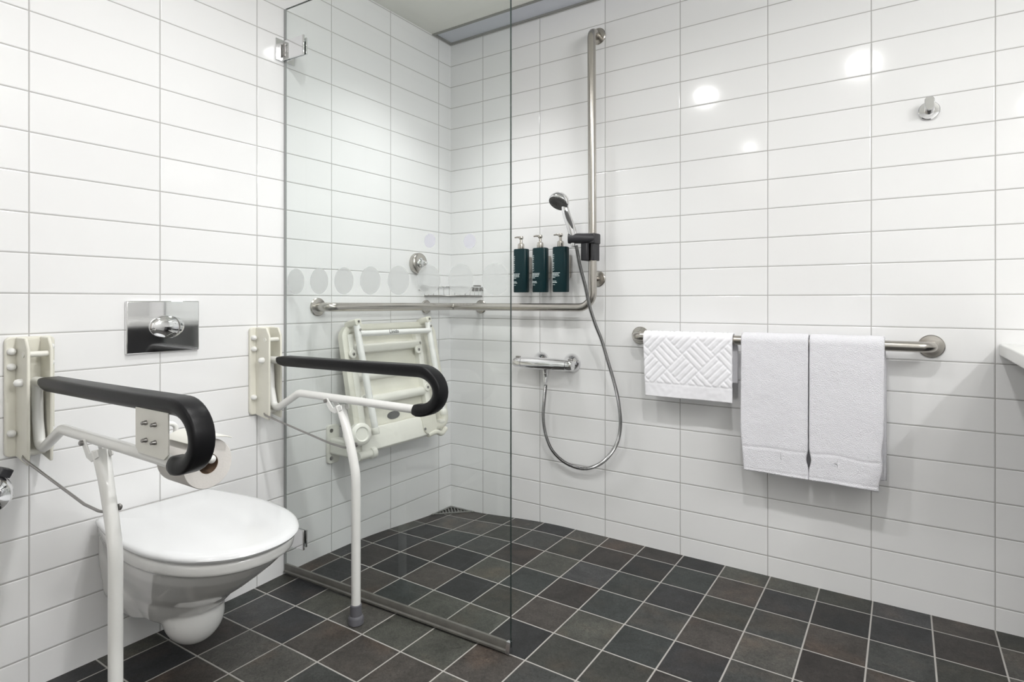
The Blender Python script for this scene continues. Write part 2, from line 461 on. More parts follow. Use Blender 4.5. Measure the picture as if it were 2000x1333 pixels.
for u, z in ((.640, 1.1255), (.782, 1.116)):
    bm = B(); lathe(bm, [(.0205, 0), (.0205, .0004)], gp(u, z, .0032), GN, 40); obj('lilac_dot', bm, 'frost2', t, label='small lilac disc above the frosted row')
for z0, z1, zz in ((1.785, 1.852, 1), (.105, .172, 0)):
    bm = B(); prism(bm, [gp(-.010, z0, .0045), gp(.10, z0, .0045), gp(.10, z0, .0105), gp(-.010, z0, .0105)], (0, 0, z1 - z0))
    h = obj('hinge', bm, 'chrome', t, .0012)
    bm = B(); prism(bm, [gp(-.010, z0 + .004, -.0105), gp(.095, z0 + .004, -.0105), gp(.095, z0 + .004, -.0045), gp(-.010, z0 + .004, -.0045)], (0, 0, z1 - z0 - .008)); obj('hinge_back', bm, 'chrome', h, .001)
    bm = B(); q0, q1 = z0 + .022, z1 - .018
    for a, b, c, d in ((.006, .020, q1 - .002, q1), (.006, .020, q0, q0 + .002), (.018, .020, q0, q1), (.010, .0115, q0 + .008, q1 - .010)):
        prism(bm, [gp(a, c, .0104), gp(b, c, .0104), gp(b, c, .0109), gp(a, c, .0109)], (0, 0, d - c))
    obj('hinge_mark', bm, 'dsteel', h)
    bm = B(); box(bm, (0.0002, -.945, z0 - .004), (.006, -.87, z1 + .004)); obj('hinge_wall_plate', bm, 'chrome', h, .001)
    bm = B(); cyl(bm, gp(.0, z0 + .012, .006), gp(.0, z1 - .012, .006), .008); obj('hinge_knuckle', bm, 'dsteel', h)

# ------------------------------------------------------------------ wall-hung toilet
TY = -1.341
t = thing('toilet', (0, TY, .03), 'white wall-hung toilet with closed lid between the two support arms', 'toilet')


def outline(front, hw, bhw, xm=None, back=0.0, p=2.7, z=0, n=26, m=14):
    xm = front * .52 if xm is None else xm
    pts = []
    for i in range(m):
        x = back + (xm - back) * i / m
        pts.append((x, -(bhw + (hw - bhw) * math.sin(min(1, (x - back) / max(xm - back, 1e-4)) * PI / 2)), z))
    for i in range(2 * n + 1):
        a = -PI / 2 + PI * i / (2 * n)
        c, s = math.cos(a), math.sin(a)
        pts.append((xm + (front - xm) * abs(c) ** (2 / p), hw * math.copysign(abs(s) ** (2 / p), s), z))
    for i in range(m - 1, -1, -1):
        x = back + (xm - back) * i / m
        pts.append((x, (bhw + (hw - bhw) * math.sin(min(1, (x - back) / max(xm - back, 1e-4)) * PI / 2)), z))
    return [Vector((x, y + TY, z)) for x, y, z in pts]


bm = B()
loft(bm, [outline(.215, .055, .050, z=.093, p=2, xm=.12), outline(.262, .084, .084, z=.113, p=2, xm=.14), outline(.300, .100, .106, z=.145, p=2, xm=.15), outline(.345, .116, .119, z=.185, p=2, xm=.17),
          outline(.392, .130, .125, z=.215, p=2.1, xm=.20), outline(.442, .147, .129, z=.25, p=2.1, xm=.22), outline(.488, .162, .133, z=.285, p=2.15, xm=.25),
          outline(.520, .171, .136, z=.313, p=2.2, xm=.26), outline(.526, .173, .137, z=.320, p=2.2, xm=.26),
          outline(.538, .180, .139, z=.323, p=2.2, xm=.27), outline(.542, .182, .140, z=.335, p=2.2, xm=.27), outline(.542, .182, .140, z=.349, p=2.2, xm=.27), outline(.536, .178, .138, z=.353, p=2.2, xm=.27)])
# trap bulge and rear body
sphere(bm, (.222, TY, .118), .078, 28, (1.0, .95, 1.0))
loft(bm, [[Vector((x, TY + y * s, z0 + (z - .22) * s2)) for y, z in [(-.138, .35), (-.138, .26), (-.125, .16), (-.09, .095), (-.04, .08), (.04, .08), (.09, .095), (.125, .16), (.138, .26), (.138, .35)]]
          for x, s, s2, z0 in ((0.0, 1.02, 1, .22), (.08, 1.0, .98, .222), (.15, .86, .93, .228), (.21, .60, .80, .24))])
box(bm, (0, TY - .141, .30), (.075, TY + .141, .360))
bowl = obj('bowl', bm, 'porc', t, smooth=80)
rm = bowl.modifiers.new('remesh', 'REMESH'); rm.mode = 'VOXEL'; rm.voxel_size = .0042; rm.use_smooth_shade = True
sm = bowl.modifiers.new('smooth', 'SMOOTH'); sm.factor = .5; sm.iterations = 12
bm = B(); loft(bm, [outline(0.536, 0.1735, .142, z=.351, back=.03, xm=.27, p=2.2), outline(0.540, 0.1765, .144, z=.3535, back=.028, xm=.27, p=2.2), outline(0.540, 0.1765, .144, z=.357, back=.028, xm=.27, p=2.2)])
obj('seat', bm, 'lid', t)
bm = B()
loft(bm, [outline(0.548, 0.1795, .148, z=.3565, back=.024, xm=.27, p=2.2), outline(0.555, 0.1855, .152, z=.3595, back=.020, xm=.27, p=2.2), outline(0.558, 0.1880, .153, z=.365, back=.019, xm=.27, p=2.2),
          outline(0.555, 0.1855, .151, z=.3712, back=.021, xm=.27, p=2.2), outline(0.547, 0.1785, .147, z=.3745, back=.026, xm=.27, p=2.2), outline(0.529, 0.1635, .138, z=.3765, back=.036, xm=.27, p=2.2),
          outline(0.394, 0.0775, .08, z=.3790, back=.15, xm=.29, p=2.4), outline(0.304, 0.0100, .01, z=.3795, back=.25, xm=.29, p=2)])
obj('lid', bm, 'lid', t, smooth=50)
bm = B(); lathe(bm, [(.009, 0), (.009, .0015), (.0075, .003)], (.045, TY - .1405, .335), (0, -1, 0), 20); sc_ = obj('fixing_cap', bm, 'lid', t)
bm = B(); box(bm, (.0442, TY - .1444, .328), (.0458, TY - .1434, .342)); obj('screw_slot', bm, 'dsteel', sc_)

# ------------------------------------------------------------------ flush plate
t = thing('flush_plate', (0, -1.313, .80), 'rectangular chrome flush plate with oval button above the toilet', 'flush plate')
bm = B(); prism(bm, [(0.0002, -1.415, .8005), (.0002, -1.2125, .8005), (.0002, -1.2125, .9495), (.0002, -1.415, .9495)], (.011, 0, 0)); obj('plate', bm, 'chrome', t, .003, seg=3)
bm = B()
for k, (s, h) in enumerate([(1.06, .0108), (1.06, .0125), (1.0, .0125), (1.0, .015), (.97, .0185), (.8, .0225), (.5, .0255), (.2, .0268), (.02, .0270)]):
    pass
loft(bm, [[Vector((h, -1.3075 + .0475 * s * math.cos(2 * PI * i / 48), .874 + .0325 * s * math.sin(2 * PI * i / 48))) for i in range(48)]
          for s, h in [(1.04, .0108), (1.04, .0125), (1.0, .0127), (1.0, .015), (.95, .0195), (.8, .0235), (.5, .0262), (.2, .0275), (.02, .0278)]])
bt = obj('flush_button', bm, 'chrome', t, smooth=30)
bm = B(); path = []
for i in range(15):
    a = -PI * .42 + PI * .84 * i / 14
    yy = -1.300 + .022 * math.cos(a); zz = .874 + .028 * math.sin(a)
    q = ((yy + 1.3075) / .0475) ** 2 + ((zz - .874) / .0325) ** 2
    path.append((.0283 - .0125 * q ** 1.6, yy, zz))
tube(bm, path, .0018, 8); obj('button_ridge', bm, 'dsteel', bt)


# ------------------------------------------------------------------ fold-down support arms
def support_arm(y, label, holder):
    t = thing('support_arm', (0, y, 0), label, 'grab rail', 'fold-down support arms beside the toilet')
    bm = B(); prism(bm, [(0.0002, a, b) for a, b in rrect(.100, .290, .012, 4, y - .002, .717)], (.011, 0, 0)); plate = obj('wall_plate', bm, 'cream', t, .003)
    for dy, wd in ((-.028, 0), (.020, 0)):
        bm = B(); top = .861; x1 = .082 if dy < 0 else .074
        prism(bm, [(.010, y + dy - .0035, .572), (x1, y + dy - .0035, .560), (x1 + .002, y + dy - .0035, .575), (x1 + .002, y + dy - .0035, .835), (x1 - .014, y + dy - .0035, top), (.010, y + dy - .0035, top)], (0, .007, 0))
        obj('bracket_cheek', bm, 'cream', plate, .0025)
    bm = B(); box(bm, (.010, y - .026, .575), (.016, y + .018, .855)); obj('channel_back', bm, 'cream', plate)
    bm = B(); cyl(bm, (.062, y - .033, .8215), (.062, y + .025, .8215), .007); obj('stop_pin', bm, 'creamw', plate)
    bm = B(); cyl(bm, (.052, y - .02, .585), (.052, y + .014, .585), .008); obj('stop_pin', bm, 'creamw', plate)
    for dy, z in ((-.0405, .8275), (-.0405, .7905), (-.0405, .6305), (.0365, .8355), (.0365, .795), (.0365, .628)):
        bm = B(); lathe(bm, [(.0085, 0), (.0085, .007), (.0075, .0115), (.004, .0145), (.0005, .0155)], (.0112, y + dy, z), (1, 0, 0), 18); obj('screw_cap', bm, 'white', plate)
    bm = B(); lathe(bm, [(.0095, 0), (.0095, .008), (.008, .0125), (.004, .0155), (.0005, .0165)], (.052, y - .0315, .7545), (0, -1, 0), 20); obj('pivot_cap', bm, 'white', plate)
    # bent steel tube: one piece, from the upper pivot round the nose and back to the bracket
    r = .0118
    top = .7555; low = .6535
    bm = B()
    path = [(.040, y, .7535), (.10, y, .7545), (.5, y, .758), (.700, y, .7615)]
    cx, cz, R = .712, .7075, .0535
    for i in range(1, 14):
        a = PI / 2 - PI * i / 14
        path.append((cx + R * 1.32 * math.cos(a), y, cz + R * math.sin(a)))
    path += [(.700, y, .654), (.55, y, .6545)]
    path += fillet([(.50, y, .6550), (.195, y, .6555), (.090, y, .5985), (.064, y, .603), (.050, y, .66), (.045, y, .7535)], [.05, .03, .02, .03], 6)
    tube(bm, path, r, 18); obj('rail_tube', bm, 'white', t)
    # armrest pad following the tube
    bm = B()
    pp = [(.098, y, .7545), (.112, y, .7546), (.13, y, .7548), (.3, y, .7563), (.5, y, .758), (.62, y, .7598)]
    for i in range(0, 19):
        a = PI / 2 - PI * 1.0 * i / 18
        pp.append((cx + R * 1.32 * math.cos(a), y, cz + R * math.sin(a)))
    pp += [(.704, y, .6540), (.696, y, .6540)]
    n = len(pp)
    def sect(t_):
        i = t_ * (n - 1)
        e = 1.0
        if i < 2: e = .72 + .14 * i
        if i > n - 3: e = .80 + .1 * (n - 1 - i)
        fl = ss(1 - (i - 5) / 18) if i > 5 else 1         # flat armrest on top, rounder on the nose
        w2 = (.0205 + .0025 * fl) * e; up_ = .0160 * e; dn = .0175 * e
        cs = [(up_, -w2 * .86), (up_, w2 * .86), (up_ * .45, w2), (-dn * .25, w2 * .96), (-dn, w2 * .50), (-dn, -w2 * .50), (-dn * .25, -w2 * .96), (up_ * .45, -w2)]
        out = []
        for k in range(8):                                     # round every corner of the profile
            p, c_, q = Vector(cs[k - 1]), Vector(cs[k]), Vector(cs[(k + 1) % 8])
            a_, b_ = c_.lerp(p, min(.45, .0045 / (p - c_).length)), c_.lerp(q, min(.45, .0045 / (q - c_).length))
            for t2 in (0, .5, 1): out.append(tuple(a_ * (1 - t2) ** 2 + c_ * 2 * t2 * (1 - t2) + b_ * t2 ** 2))
        return out
    sweep(bm, pp, sect, up=(0, 0, 1)); pad = obj('armrest_pad', bm, 'pad', t, smooth=60)
    # prop leg
    bm = B()
    legp = spline([(.392, y, .636), (.412, y, .59), (.437, y, .52), (.452, y, .47), (.4595, y, .43), (.4605, y, .36), (.4605, y, .02)], 6)
    def lsec(t_):
        f = 1 - ss(t_ / .30)
        return ring(.0135 + .004 * f, 18, .0135 - .006 * f) if t_ < .30 else ring(.0135, 18)
    sweep(bm, legp, lsec, up=(0, 1, 0)); leg = obj('leg', bm, 'white', t)
    bm = B(); lathe(bm, [(.0145, .052), (.0165, .050), (.0175, .020), (.0205, .017), (.0225, .012), (.0225, -.004), (.019, -.006)], (.4605, y, .006), (0, 0, 1), 28); obj('rubber_foot', bm, 'rubber', leg)
    # link under the tube
    bm = B(); link = [(.332, 0, .652), (.350, 0, .655), (.376, 0, .628), (.412, 0, .640), (.416, 0, .626), (.386, 0, .612), (.362, 0, .618)]
    prism(bm, [(a, y - .0155, c) for a, b, c in link], (0, .004, 0)); prism(bm, [(a, y + .0115, c) for a, b, c in link], (0, .004, 0))
    lk = obj('leg_link', bm, 'white', t, .001)
    bm = B(); lathe(bm, [(.006, 0), (.006, .005), (.003, .007)], (.345, y - .0155, .647), (0, -1, 0), 12); obj('link_bolt', bm, 'dsteel', lk)
    bm = B(); lathe(bm, [(.006, 0), (.006, .005), (.003, .007)], (.345, y + .0155, .647), (0, 1, 0), 12)
    obj('link_bolt', bm, 'dsteel', lk)
    # tension rod
    bm = B(); tube(bm, fillet([(.050, y - .026, .5835), (.066, y - .0345, .5765), (.372, y - .022, .5230), (.425, y - .015, .5165), (.44, y - .006, .5165)], .03, 5), .0031, 10); obj('tension_rod', bm, 'dsteel', t)
    bm = B(); lathe(bm, [(.007, 0), (.007, .003), (.004, .006)], (.444, y + .0125, .521), (0, 1, 0), 14); obj('rod_bolt', bm, 'dsteel', leg)
    if holder:
        bm = B(); prism(bm, [(.582, y - .0165, .748), (.704, y - .0165, .748), (.704, y - .0165, .672), (.690, y - .0165, .6615), (.594, y - .0165, .6615), (.582, y - .0165, .672)], (0, .003, 0))
        hp = obj('holder_plate', bm, 'creamw', t, .001)
        for xx, zz in ((.626, .7225), (.660, .7225), (.626, .690), (.660, .690)):
            bm = B(); lathe(bm, [(.0046, 0), (.0046, .003), (.0036, .0045), (.0036, .009), (.002, .010)], (xx, y - .0165, zz), (0, -1, 0), 8); obj('screw', bm, 'dsteel', hp)
        # curved cover over the roll and spindle carried by the plate
        ax = (ROLL[1], ROLL[2])
        bm = B(); secs = []
        for i in range(11):
            a = math.radians(128 - 8.4 * i * .92); rr = .0535 + max(0, i - 7) * .0016
            c, s = math.cos(a), math.sin(a)
            secs.append([Vector((x_, ax[0] + c * q, ax[1] + s * q)) for x_, q in ((.585, rr), (.700, rr), (.700, rr + .0022), (.585, rr + .0022))])
        loft(bm, secs); obj('roll_cover', bm, 'creamw', t, .0006, label='white curved flap over the toilet roll')
        bm = B(); tube(bm, fillet([(.560, y - .0, .700), (.560, ax[0] + .0, .700), (.560, ax[0], ax[1] + .012), (.600, ax[0], ax[1] + .012)], .012, 5), .005, 12)
        cyl(bm, (.575, ax[0], ax[1] + .0105), (.692, ax[0], ax[1] + .0105), .0085); sphere(bm, (.692, ax[0], ax[1] + .0105), .0085, 14)
        obj('roll_spindle', bm, 'white', t)
    return t


ROLL = (.632, -1.558, .6345)
support_arm(-1.6276, 'fold-down white support arm with black armrest, nearest the camera, carrying the toilet roll', True)
support_arm(-.993, 'fold-down white support arm with black armrest between the toilet and the glass screen', False)
# toilet roll
t = thing('toilet_roll', ROLL, 'part-used white toilet roll hanging under the nearer support arm', 'toilet roll')
bm = B(); lathe(bm, [(.0195, -.05), (.0470, -.05), (.0482, -.0485), (.0482, .0485), (.0470, .05), (.0195, .05), (.0195, -.05)], ROLL, (1, 0, 0), 56, cap=False); obj('paper', bm, 'paper', t, smooth=50)
bm = B(); lathe(bm, [(.0194, -.0495), (.0194, .0495), (.0186, .0495), (.0186, -.0495), (.0194, -.0495)], ROLL, (1, 0, 0), 40, cap=False); obj('cardboard_core', bm, 'card', t)

# ------------------------------------------------------------------ folded shower seat
SC = Vector((.15, -.4413, .37)); SU = Vector((-.10, 0, .485)).normalized(); SN = Vector((SU.z, 0, -SU.x)); SA = Vector((0, 1, 0))
def sp(a, u, h=0): return SC + SA * a + SU * u + SN * h
t = thing('folding_shower_seat', (0, -.4413, .35), 'cream folding shower seat folded up against the tiled wall inside the glass', 'shower seat')
# seat shell: rounded slab with a raised rim, underside towards the room
def seat_outline(ins, h, n=8):
    hw, ub, ut, r = .262 - ins, .030 + ins, .500 - ins, max(.055 - ins, .01)
    pts = []
    for (a0, u0, s0) in ((-.0 + hw - r, ut - r, 0), (-hw + r, ut - r, PI / 2), (-hw + r + .0, ub + r, PI), (hw - r, ub + r, 1.5 * PI)):
        for k in range(n + 1):
            s = s0 + PI / 2 * k / n
            pts.append(sp(a0 + r * math.cos(s), u0 + r * math.sin(s), h))
    return pts
bm = B(); loft(bm, [seat_outline(.012, -.030), seat_outline(0, -.024), seat_outline(0, .000), seat_outline(.006, .005), seat_outline(.022, .005), seat_outline(.028, .0), seat_outline(.030, -.018), seat_outline(.2, -.018)])
shell = obj('seat_shell', bm, 'cream', t, smooth=50)
for u, hh in ((.405, .022), (.203, .022), (.30, .010)):
    bm = B(); loft(bm, [[sp(a, u + p, -.018 + q) for p, q in [(-.020, 0), (-.016, hh), (-.006, hh + .006), (.006, hh + .006), (.016, hh), (.020, 0)]] for a in (-.226, .150)]); obj('stiffening_rib', bm, 'creamw', shell, .002)
for a0 in (-.226, .145):
    bm = B(); loft(bm, [[sp(a0 + p, u, -.018 + q) for p, q in [(-.017, 0), (-.015, .022), (-.006, .028), (.006, .028), (.015, .022), (.017, 0)]] for u in (.10, .462)]); obj('side_rib', bm, 'creamw', shell, .002)
bm = B(); lathe(bm, [(.034, 0), (.034, .0012)], sp(-.045, .130, -.0172), SN, 32)
for v in bm.verts:
    dv = v.co - sp(-.045, .130, -.0172); v.co -= SU * (dv.dot(SU) * .55)
obj('drain_hole', bm, 'nozzle', shell)
# apron between the hinges
bm = B(); loft(bm, [[sp(a, .028 + p, q) for p, q in [(-.012, -.015), (-.014, .0), (-.006, .012), (.05, .012), (.075, .004), (.075, -.012)]] for a in (-.25, .150)]); obj('rear_apron', bm, 'creamw', t, .003)
for a, u in ((-.233, .385), (-.208, .212), (.122, .378), (.142, .215)):
    bm = B(); lathe(bm, [(.017, 0), (.017, .006), (.015, .008)], sp(a, u, .008), SN, 20); p = obj('screw_boss', bm, 'creamw', shell)
    bm = B(); lathe(bm, [(.0055, 0), (.0055, .0025), (.003, .004)], sp(a, u, .016), SN, 12); obj('screw', bm, 'dsteel', p)
# leg frame, folded down over the underside
for a0, a1, ub in ((-.220, -.212, .095), (.176, .174, .105)):
    bm = B(); tube(bm, [sp(a0, .492, .040), sp(a0, .44, .041), sp((a0 + a1) / 2, .3, .045), sp(a1, ub, .052)], .0125, 16)
    lg = obj('leg', bm, 'white', t)
    bm = B(); lathe(bm, [(.0135, -.004), (.0150, 0), (.0150, .018), (.0135, .020)], sp(a1, ub - .012, .052), SU, 18); obj('leg_tip', bm, 'creamw', lg)
    bm = B(); sweep(bm, [sp(a0, .497, -.010), sp(a0, .500, .02), sp(a0, .500, .052)], rrect(.030, .026, .008, 3)); obj('leg_socket', bm, 'cream', lg, .002)
    for (dx, du) in ((-.0, .502), (.002, .470)):
        bm = B(); lathe(bm, [(.0045, 0), (.0045, .003)], sp(a0 + dx, du, .053), SN, 10); obj('screw', bm, 'dsteel', lg)
bm = B(); tube(bm, [sp(-.214, .4565, .043), sp(.174, .4525, .043)], .0115, 16); cb = obj('crossbar', bm, 'white', t)
mt = Matrix.Translation(sp(-.072, .450, .0552)) @ Matrix((SA, SU, SN)).transposed().to_4x4()
lettering('Linido', .021, mt, M['blackink'], 'crossbar_lettering', cb)
# hinges and wall plates
for a, far in ((-.262, 0), (.215, 1)):
    yb = SC.y + a
    bm = B(); prism(bm, [(.0003, yb + p, q) for p, q in rrect(.056, .145, .014, 4, 0, .410)], (.012, 0, 0)); wp = obj('wall_plate', bm, 'creamw', t, .002)
    bm = B(); box(bm, (.010, yb - .020, .375), (.145, yb + .020, .435)); obj('hinge_arm', bm, 'creamw', wp, .008, seg=3)
    for zz in (.462, .358):
        bm = B(); lathe(bm, [(.0075, 0), (.0075, .002), (.004, .003)], (.0122, yb - .012, zz), (1, 0, 0), 12); obj('screw', bm, 'dsteel', wp)
bm = B(); lathe(bm, [(.034, -.02), (.0400, -.012), (.0400, .012), (.034, .018), (.026, .020), (.022, .016), (.001, .016)], sp(-.272, .092, .035), SN + Vector((0, -.25, 0)), 36); obj('hinge_disc', bm, 'creamw', t, label='round ivory hinge cover')
bm = B(); cyl(bm, sp(-.272, .092, -.03), sp(-.272, .092, .03), .024); obj('hinge_pin', bm, 'creamw', t)
bm = B(); loft(bm, [[sp(a, .012 + p, .006 + q) for p, q in ring(.017, 16)] for a in (-.272, -.19)]); loft(bm, [[sp(a, .012 + p, .006 + q) for p, q in ring(.021, 16)] for a in (-.212, -.190)]); obj('hinge_barrel', bm, 'creamw', t)
bm = B(); prism(bm, [sp(.122 + p, .085 + q, .004) for p, q in rrect(.085, .13, .036, 6)], SN * .014); hb = obj('hinge_lobe', bm, 'cream', t, .003)
bm = B(); lathe(bm, [(.0055, 0), (.0055, .003)], sp(.085, .048, .018), SN, 12); obj('screw', bm, 'dsteel', hb)
bm = B(); tube(bm, spline([sp(.105, .020, .010), sp(.150, .024, .016), (.165, -.262, .386), (.155, -.222, .398)], 6), .0105, 14); obj('support_tube', bm, 'cream', t)

# ------------------------------------------------------------------ stainless grab rail round the corner and up the wall
RZ = .923; RR = .0165; OFF = .065
t = thing('shower_grab_rail', (0, 0, .92), 'long stainless steel grab rail wrapping the shower corner and rising up the wall', 'grab rail')
bm = B()
path = fillet([(.002, -.768, .927), (OFF, -.768, .927), (OFF, -OFF, RZ), (.780, -OFF - .004, RZ), (.774, -OFF - .003, 2.020), (.770, -.001, 2.021)], [.034, .022, .062, .045], 10)
tube(bm, path, RR, 22); obj('rail_tube', bm, 'steel', t, smooth=60)
def flange(o_, ax, parent, r=.0335, mt_='steel'):
    bm = B(); lathe(bm, [(r, .0003), (r, .004), (r - .0025, .0065), (r - .012, .0075), (RR + .001, .0085)], o_, ax, 36, cap=True); return obj('wall_flange', bm, mt_, parent, smooth=35)
flange((0, -.768, .927), (1, 0, 0), t); flange((.771, 0, 2.021), (0, -1, 0), t)
for o_, ax in (((0, -.176, .9225), (1, 0, 0)), ((.181, 0, .9225), (0, -1, 0))):
    f = flange(o_, ax, t, .031); bm = B(); cyl(bm, Vector(o_) + Vector(ax) * .006, Vector(o_) + Vector(ax) * OFF, .008); obj('standoff', bm, 'steel', f)
f = flange((.771, 0, 1.0385), (0, -1, 0), t, .032)
bm = B(); cyl(bm, (.771, -.006, 1.0385), (.775, -OFF, 1.0385), .010); obj('standoff', bm, 'steel', f)
RX = .7765

# ------------------------------------------------------------------ towel rail
t = thing('towel_rail', (1.41, 0, .814), 'straight stainless steel rail on the right wall holding the towels', 'towel rail')
bm = B(); tube(bm, fillet([(.951, -.001, .8155), (.951, -.070, .8155), (1.8716, -.070, .8135), (1.8716, -.001, .8125)], .04, 10), .0160, 22); obj('rail_tube', bm, 'steel', t, smooth=60)
flange((.951, 0, .8155), (0, -1, 0), t, .034); flange((1.8716, 0, .8125), (0, -1, 0), t, .0345)


# ------------------------------------------------------------------ towels
def towel(name, x0, x1, zf, zb, m, thick, bottom_tilt=0.0, relief=None, layers=None, seed=0, waist=None, nx=90, lean=0.0, xb=0.0):
    ry, rz = -.070, .8145
    R = .0175 + thick
    step = .0035
    nf = int((rz - zf) / step); na = 14; nb = int((rz - zb) / step)
    bm = B(); rows = []
    for j in range(nf + na + nb + 1):
        row = []
        for i in range(nx + 1):
            q = i / nx; x = x0 + (x1 - x0) * q
            if j <= nf:
                k = 1 - j / nf; dz = rz - (zf + bottom_tilt * (q - .5)); z = rz - dz * k
                y = ry - R - lean * k - .0025 * math.sin(q * 7 + seed) * k * k
                nrm = Vector((0, -1, 0)); side = 0
            elif j < nf + na:
                a = PI * (j - nf) / na; y = ry - R * math.cos(a); z = rz + R * math.sin(a); nrm = Vector((0, -math.cos(a), math.sin(a))); k = 0; side = 1
            else:
                k = (j - nf - na) / nb; z = rz - (rz - zb) * k; y = ry + R + .004 * k * math.sin(q * 5); nrm = Vector((0, 1, 0)); side = 2
                x += xb * ss(k * 6)
            p = Vector((x, y, z))
            if waist and side == 0: p.x += waist(q, z)
            d = .0016 * noise.noise(Vector((x * 14 + seed, z * 14, seed))) + .0008 * noise.noise(Vector((x * 70, z * 60, seed + 3)))
            if relief: d += relief(x, z, side)
            e = min(q, 1 - q) * (x1 - x0)
            if e < thick * .6: d -= (thick * .35) * (1 - e / (thick * .6)) ** 2
            p += nrm * d
            row.append(bm.verts.new(p))
        rows.append(row)
    for a, b in zip(rows, rows[1:]):
        for i in range(nx): bm.faces.new((a[i], a[i + 1], b[i + 1], b[i]))
    o = obj(name, bm, m, None, smooth=180)
    s = o.modifiers.new('thickness', 'SOLIDIFY'); s.thickness = thick; s.offset = -1
    me = o.data
    # make sure normals point outwards (away from the rail)
    c = me.polygons[nx // 2].normal
    if c.y > 0: me.flip_normals()
    return o


def weave(x, z, side):
    if side != 0 and side != 1: return 0
    if side == 0 and z < .652: return -.0012 if z > .648 else -.0003
    Bk = .0815
    u = (x - .995) * .7071; v = (z - .60) * .7071
    s, q = (u + v) / Bk + .35, (u - v) / Bk + 7.1
    i, j = math.floor(s), math.floor(q)
    f = (s - i) if (i + j) % 2 == 0 else (q - j)
    g = (q - j) if (i + j) % 2 == 0 else (s - i)
    f4 = f * 4; w_ = abs(f4 - round(f4)) / 4 * Bk          # distance to a groove between bars
    e = min(g, 1 - g) * Bk
    h = min(1, w_ / .0045) * min(1, e / .004)
    return .0026 * ss(h) - .0012


def hem(zh, dep=.0022):
    def f(x, z, side):
        if side != 0: return 0
        d = abs(z - zh - .012 * noise.noise(Vector((x * 9, 0, 0))))
        return -dep * max(0, 1 - d / .005) + (.0012 * math.sin((z - .38) * 420) if z < .396 else 0)
    return f


o = towel('hand_towel', .9965, 1.3155, .600, .664, M['cotton'], .006, .0, weave, nx=150, xb=.010, waist=lambda q, z: (.008 * (.815 - z) / .2) * (1 - q))
tag(o, 'small white hand towel with a raised basket-weave pattern on the towel rail', 'towel')
def waistL(q, z):
    k = max(0, (.52 - z) / .14); b = math.exp(-((z - .445) / .022) ** 2)
    return (.012 * k * (1 - q)) + (-.006 * b * q if q > .6 else 0) + .003 * k * q
def waistR(q, z):
    k = max(0, (.60 - z) / .2); b = math.exp(-((z - .445) / .022) ** 2)
    return (.006 * b * (1 - q) if q < .4 else 0) - .010 * k * q + .004 * math.sin(z * 60) * q * k
o = towel('bath_towel', 1.3435, 1.5490, .384, .41, M['terry'], .011, -.004, hem(.466), nx=80, seed=2, waist=waistL, lean=.010)
tag(o, 'plain white terry bath towel hanging next to the patterned hand towel', 'towel')
o = towel('bath_towel', 1.5515, 1.7550, .380, .40, M['terry'], .011, -.006, hem(.466), nx=80, seed=9, waist=waistR, lean=.012, xb=.004)
tag(o, 'plain white terry bath towel hanging at the right end of the row of towels', 'towel')
# small grey clip under the left bath towel
bm = B(); cyl(bm, (1.5135, -.02, .383), (1.5135, -.0005, .383), .008, .010); cyl(bm, (1.515, -.012, .381), (1.515, -.012, .362), .002)
tag(obj('wall_fitting', bm, 'nozzle'), 'tiny grey wall fitting just showing below the left bath towel', 'wall fitting')

# ------------------------------------------------------------------ slider and hand shower
t = thing('shower_holder', (RX, -OFF, 1.11), 'black plastic sliding holder clamped on the upright rail for the hand shower', 'shower holder')
bm = B(); lathe(bm, [(.004, -.0015), (.019, -.0005), (.0205, .003), (.0205, .098), (.019, .101)], (.6985, -.121, 1.1960), Vector((1, .42, -.02)), 26); arm = obj('holder_arm', bm, 'blackp', t)
bm = B(); prism(bm, [(.772, -.100, 1.174), (.802, -.100, 1.174), (.806, -.060, 1.174), (.800, -.040, 1.174), (.760, -.040, 1.174), (.757, -.080, 1.174)], (0, 0, .040)); obj('holder_head', bm, 'blackp', t, .004, seg=3)
bm = B(); prism(bm, [(.745, -.105, 1.108), (.772, -.108, 1.108), (.778, -.096, 1.108), (.750, -.090, 1.108)], (0, 0, .068)); prism(bm, [(.784, -.096, 1.108), (.796, -.092, 1.108), (.800, -.048, 1.108), (.790, -.045, 1.108)], (0, 0, .068))
prism(bm, [(.746, -.100, 1.108), (.756, -.100, 1.108), (.757, -.045, 1.108), (.750, -.045, 1.108)], (0, 0, .068)); prism(bm, [(.752, -.047, 1.108), (.796, -.047, 1.108), (.796, -.040, 1.108), (.752, -.040, 1.108)], (0, 0, .068))
obj('clamp', bm, 'blackp', t, .0025)

HB = Vector((.716, -.112, 1.210)); HH = Vector((.672, -.150, 1.338)); HNn = Vector((-.12, -.58, -.80)).normalized()
t = thing('hand_shower', HB, 'chrome hand shower resting in the black holder', 'shower head')
bm = B()
sweep(bm, spline([HB + Vector((.001, .001, -.012)), HB, HB + Vector((-.008, -.006, .035)), HB + Vector((-.022, -.014, .080)), HH + Vector((.016, .018, -.012)), HH + Vector((.004, .016, .004))], 8),
      lambda q: ring(.0135 + .0065 * math.sin(min(1, .12 + q * 1.15) * PI), 20, .0130 + .004 * math.sin(min(1, .1 + q) * PI)))
hd = obj('handle', bm, 'chrome', t, smooth=60)
bm = B(); sweep(bm, spline([HB + Vector(v) for v in ((.004, -.0125, .014), (-.001, -.0205, .040), (-.010, -.0300, .074), (-.017, -.0345, .094))], 6), lambda q: ring(.0085 * math.sin(PI * (.1 + .8 * q)) + .001, 14, .005), up=(1, 0, 0)); obj('grip_inlay', bm, 'nozzle', hd, label='grey grip inlay')
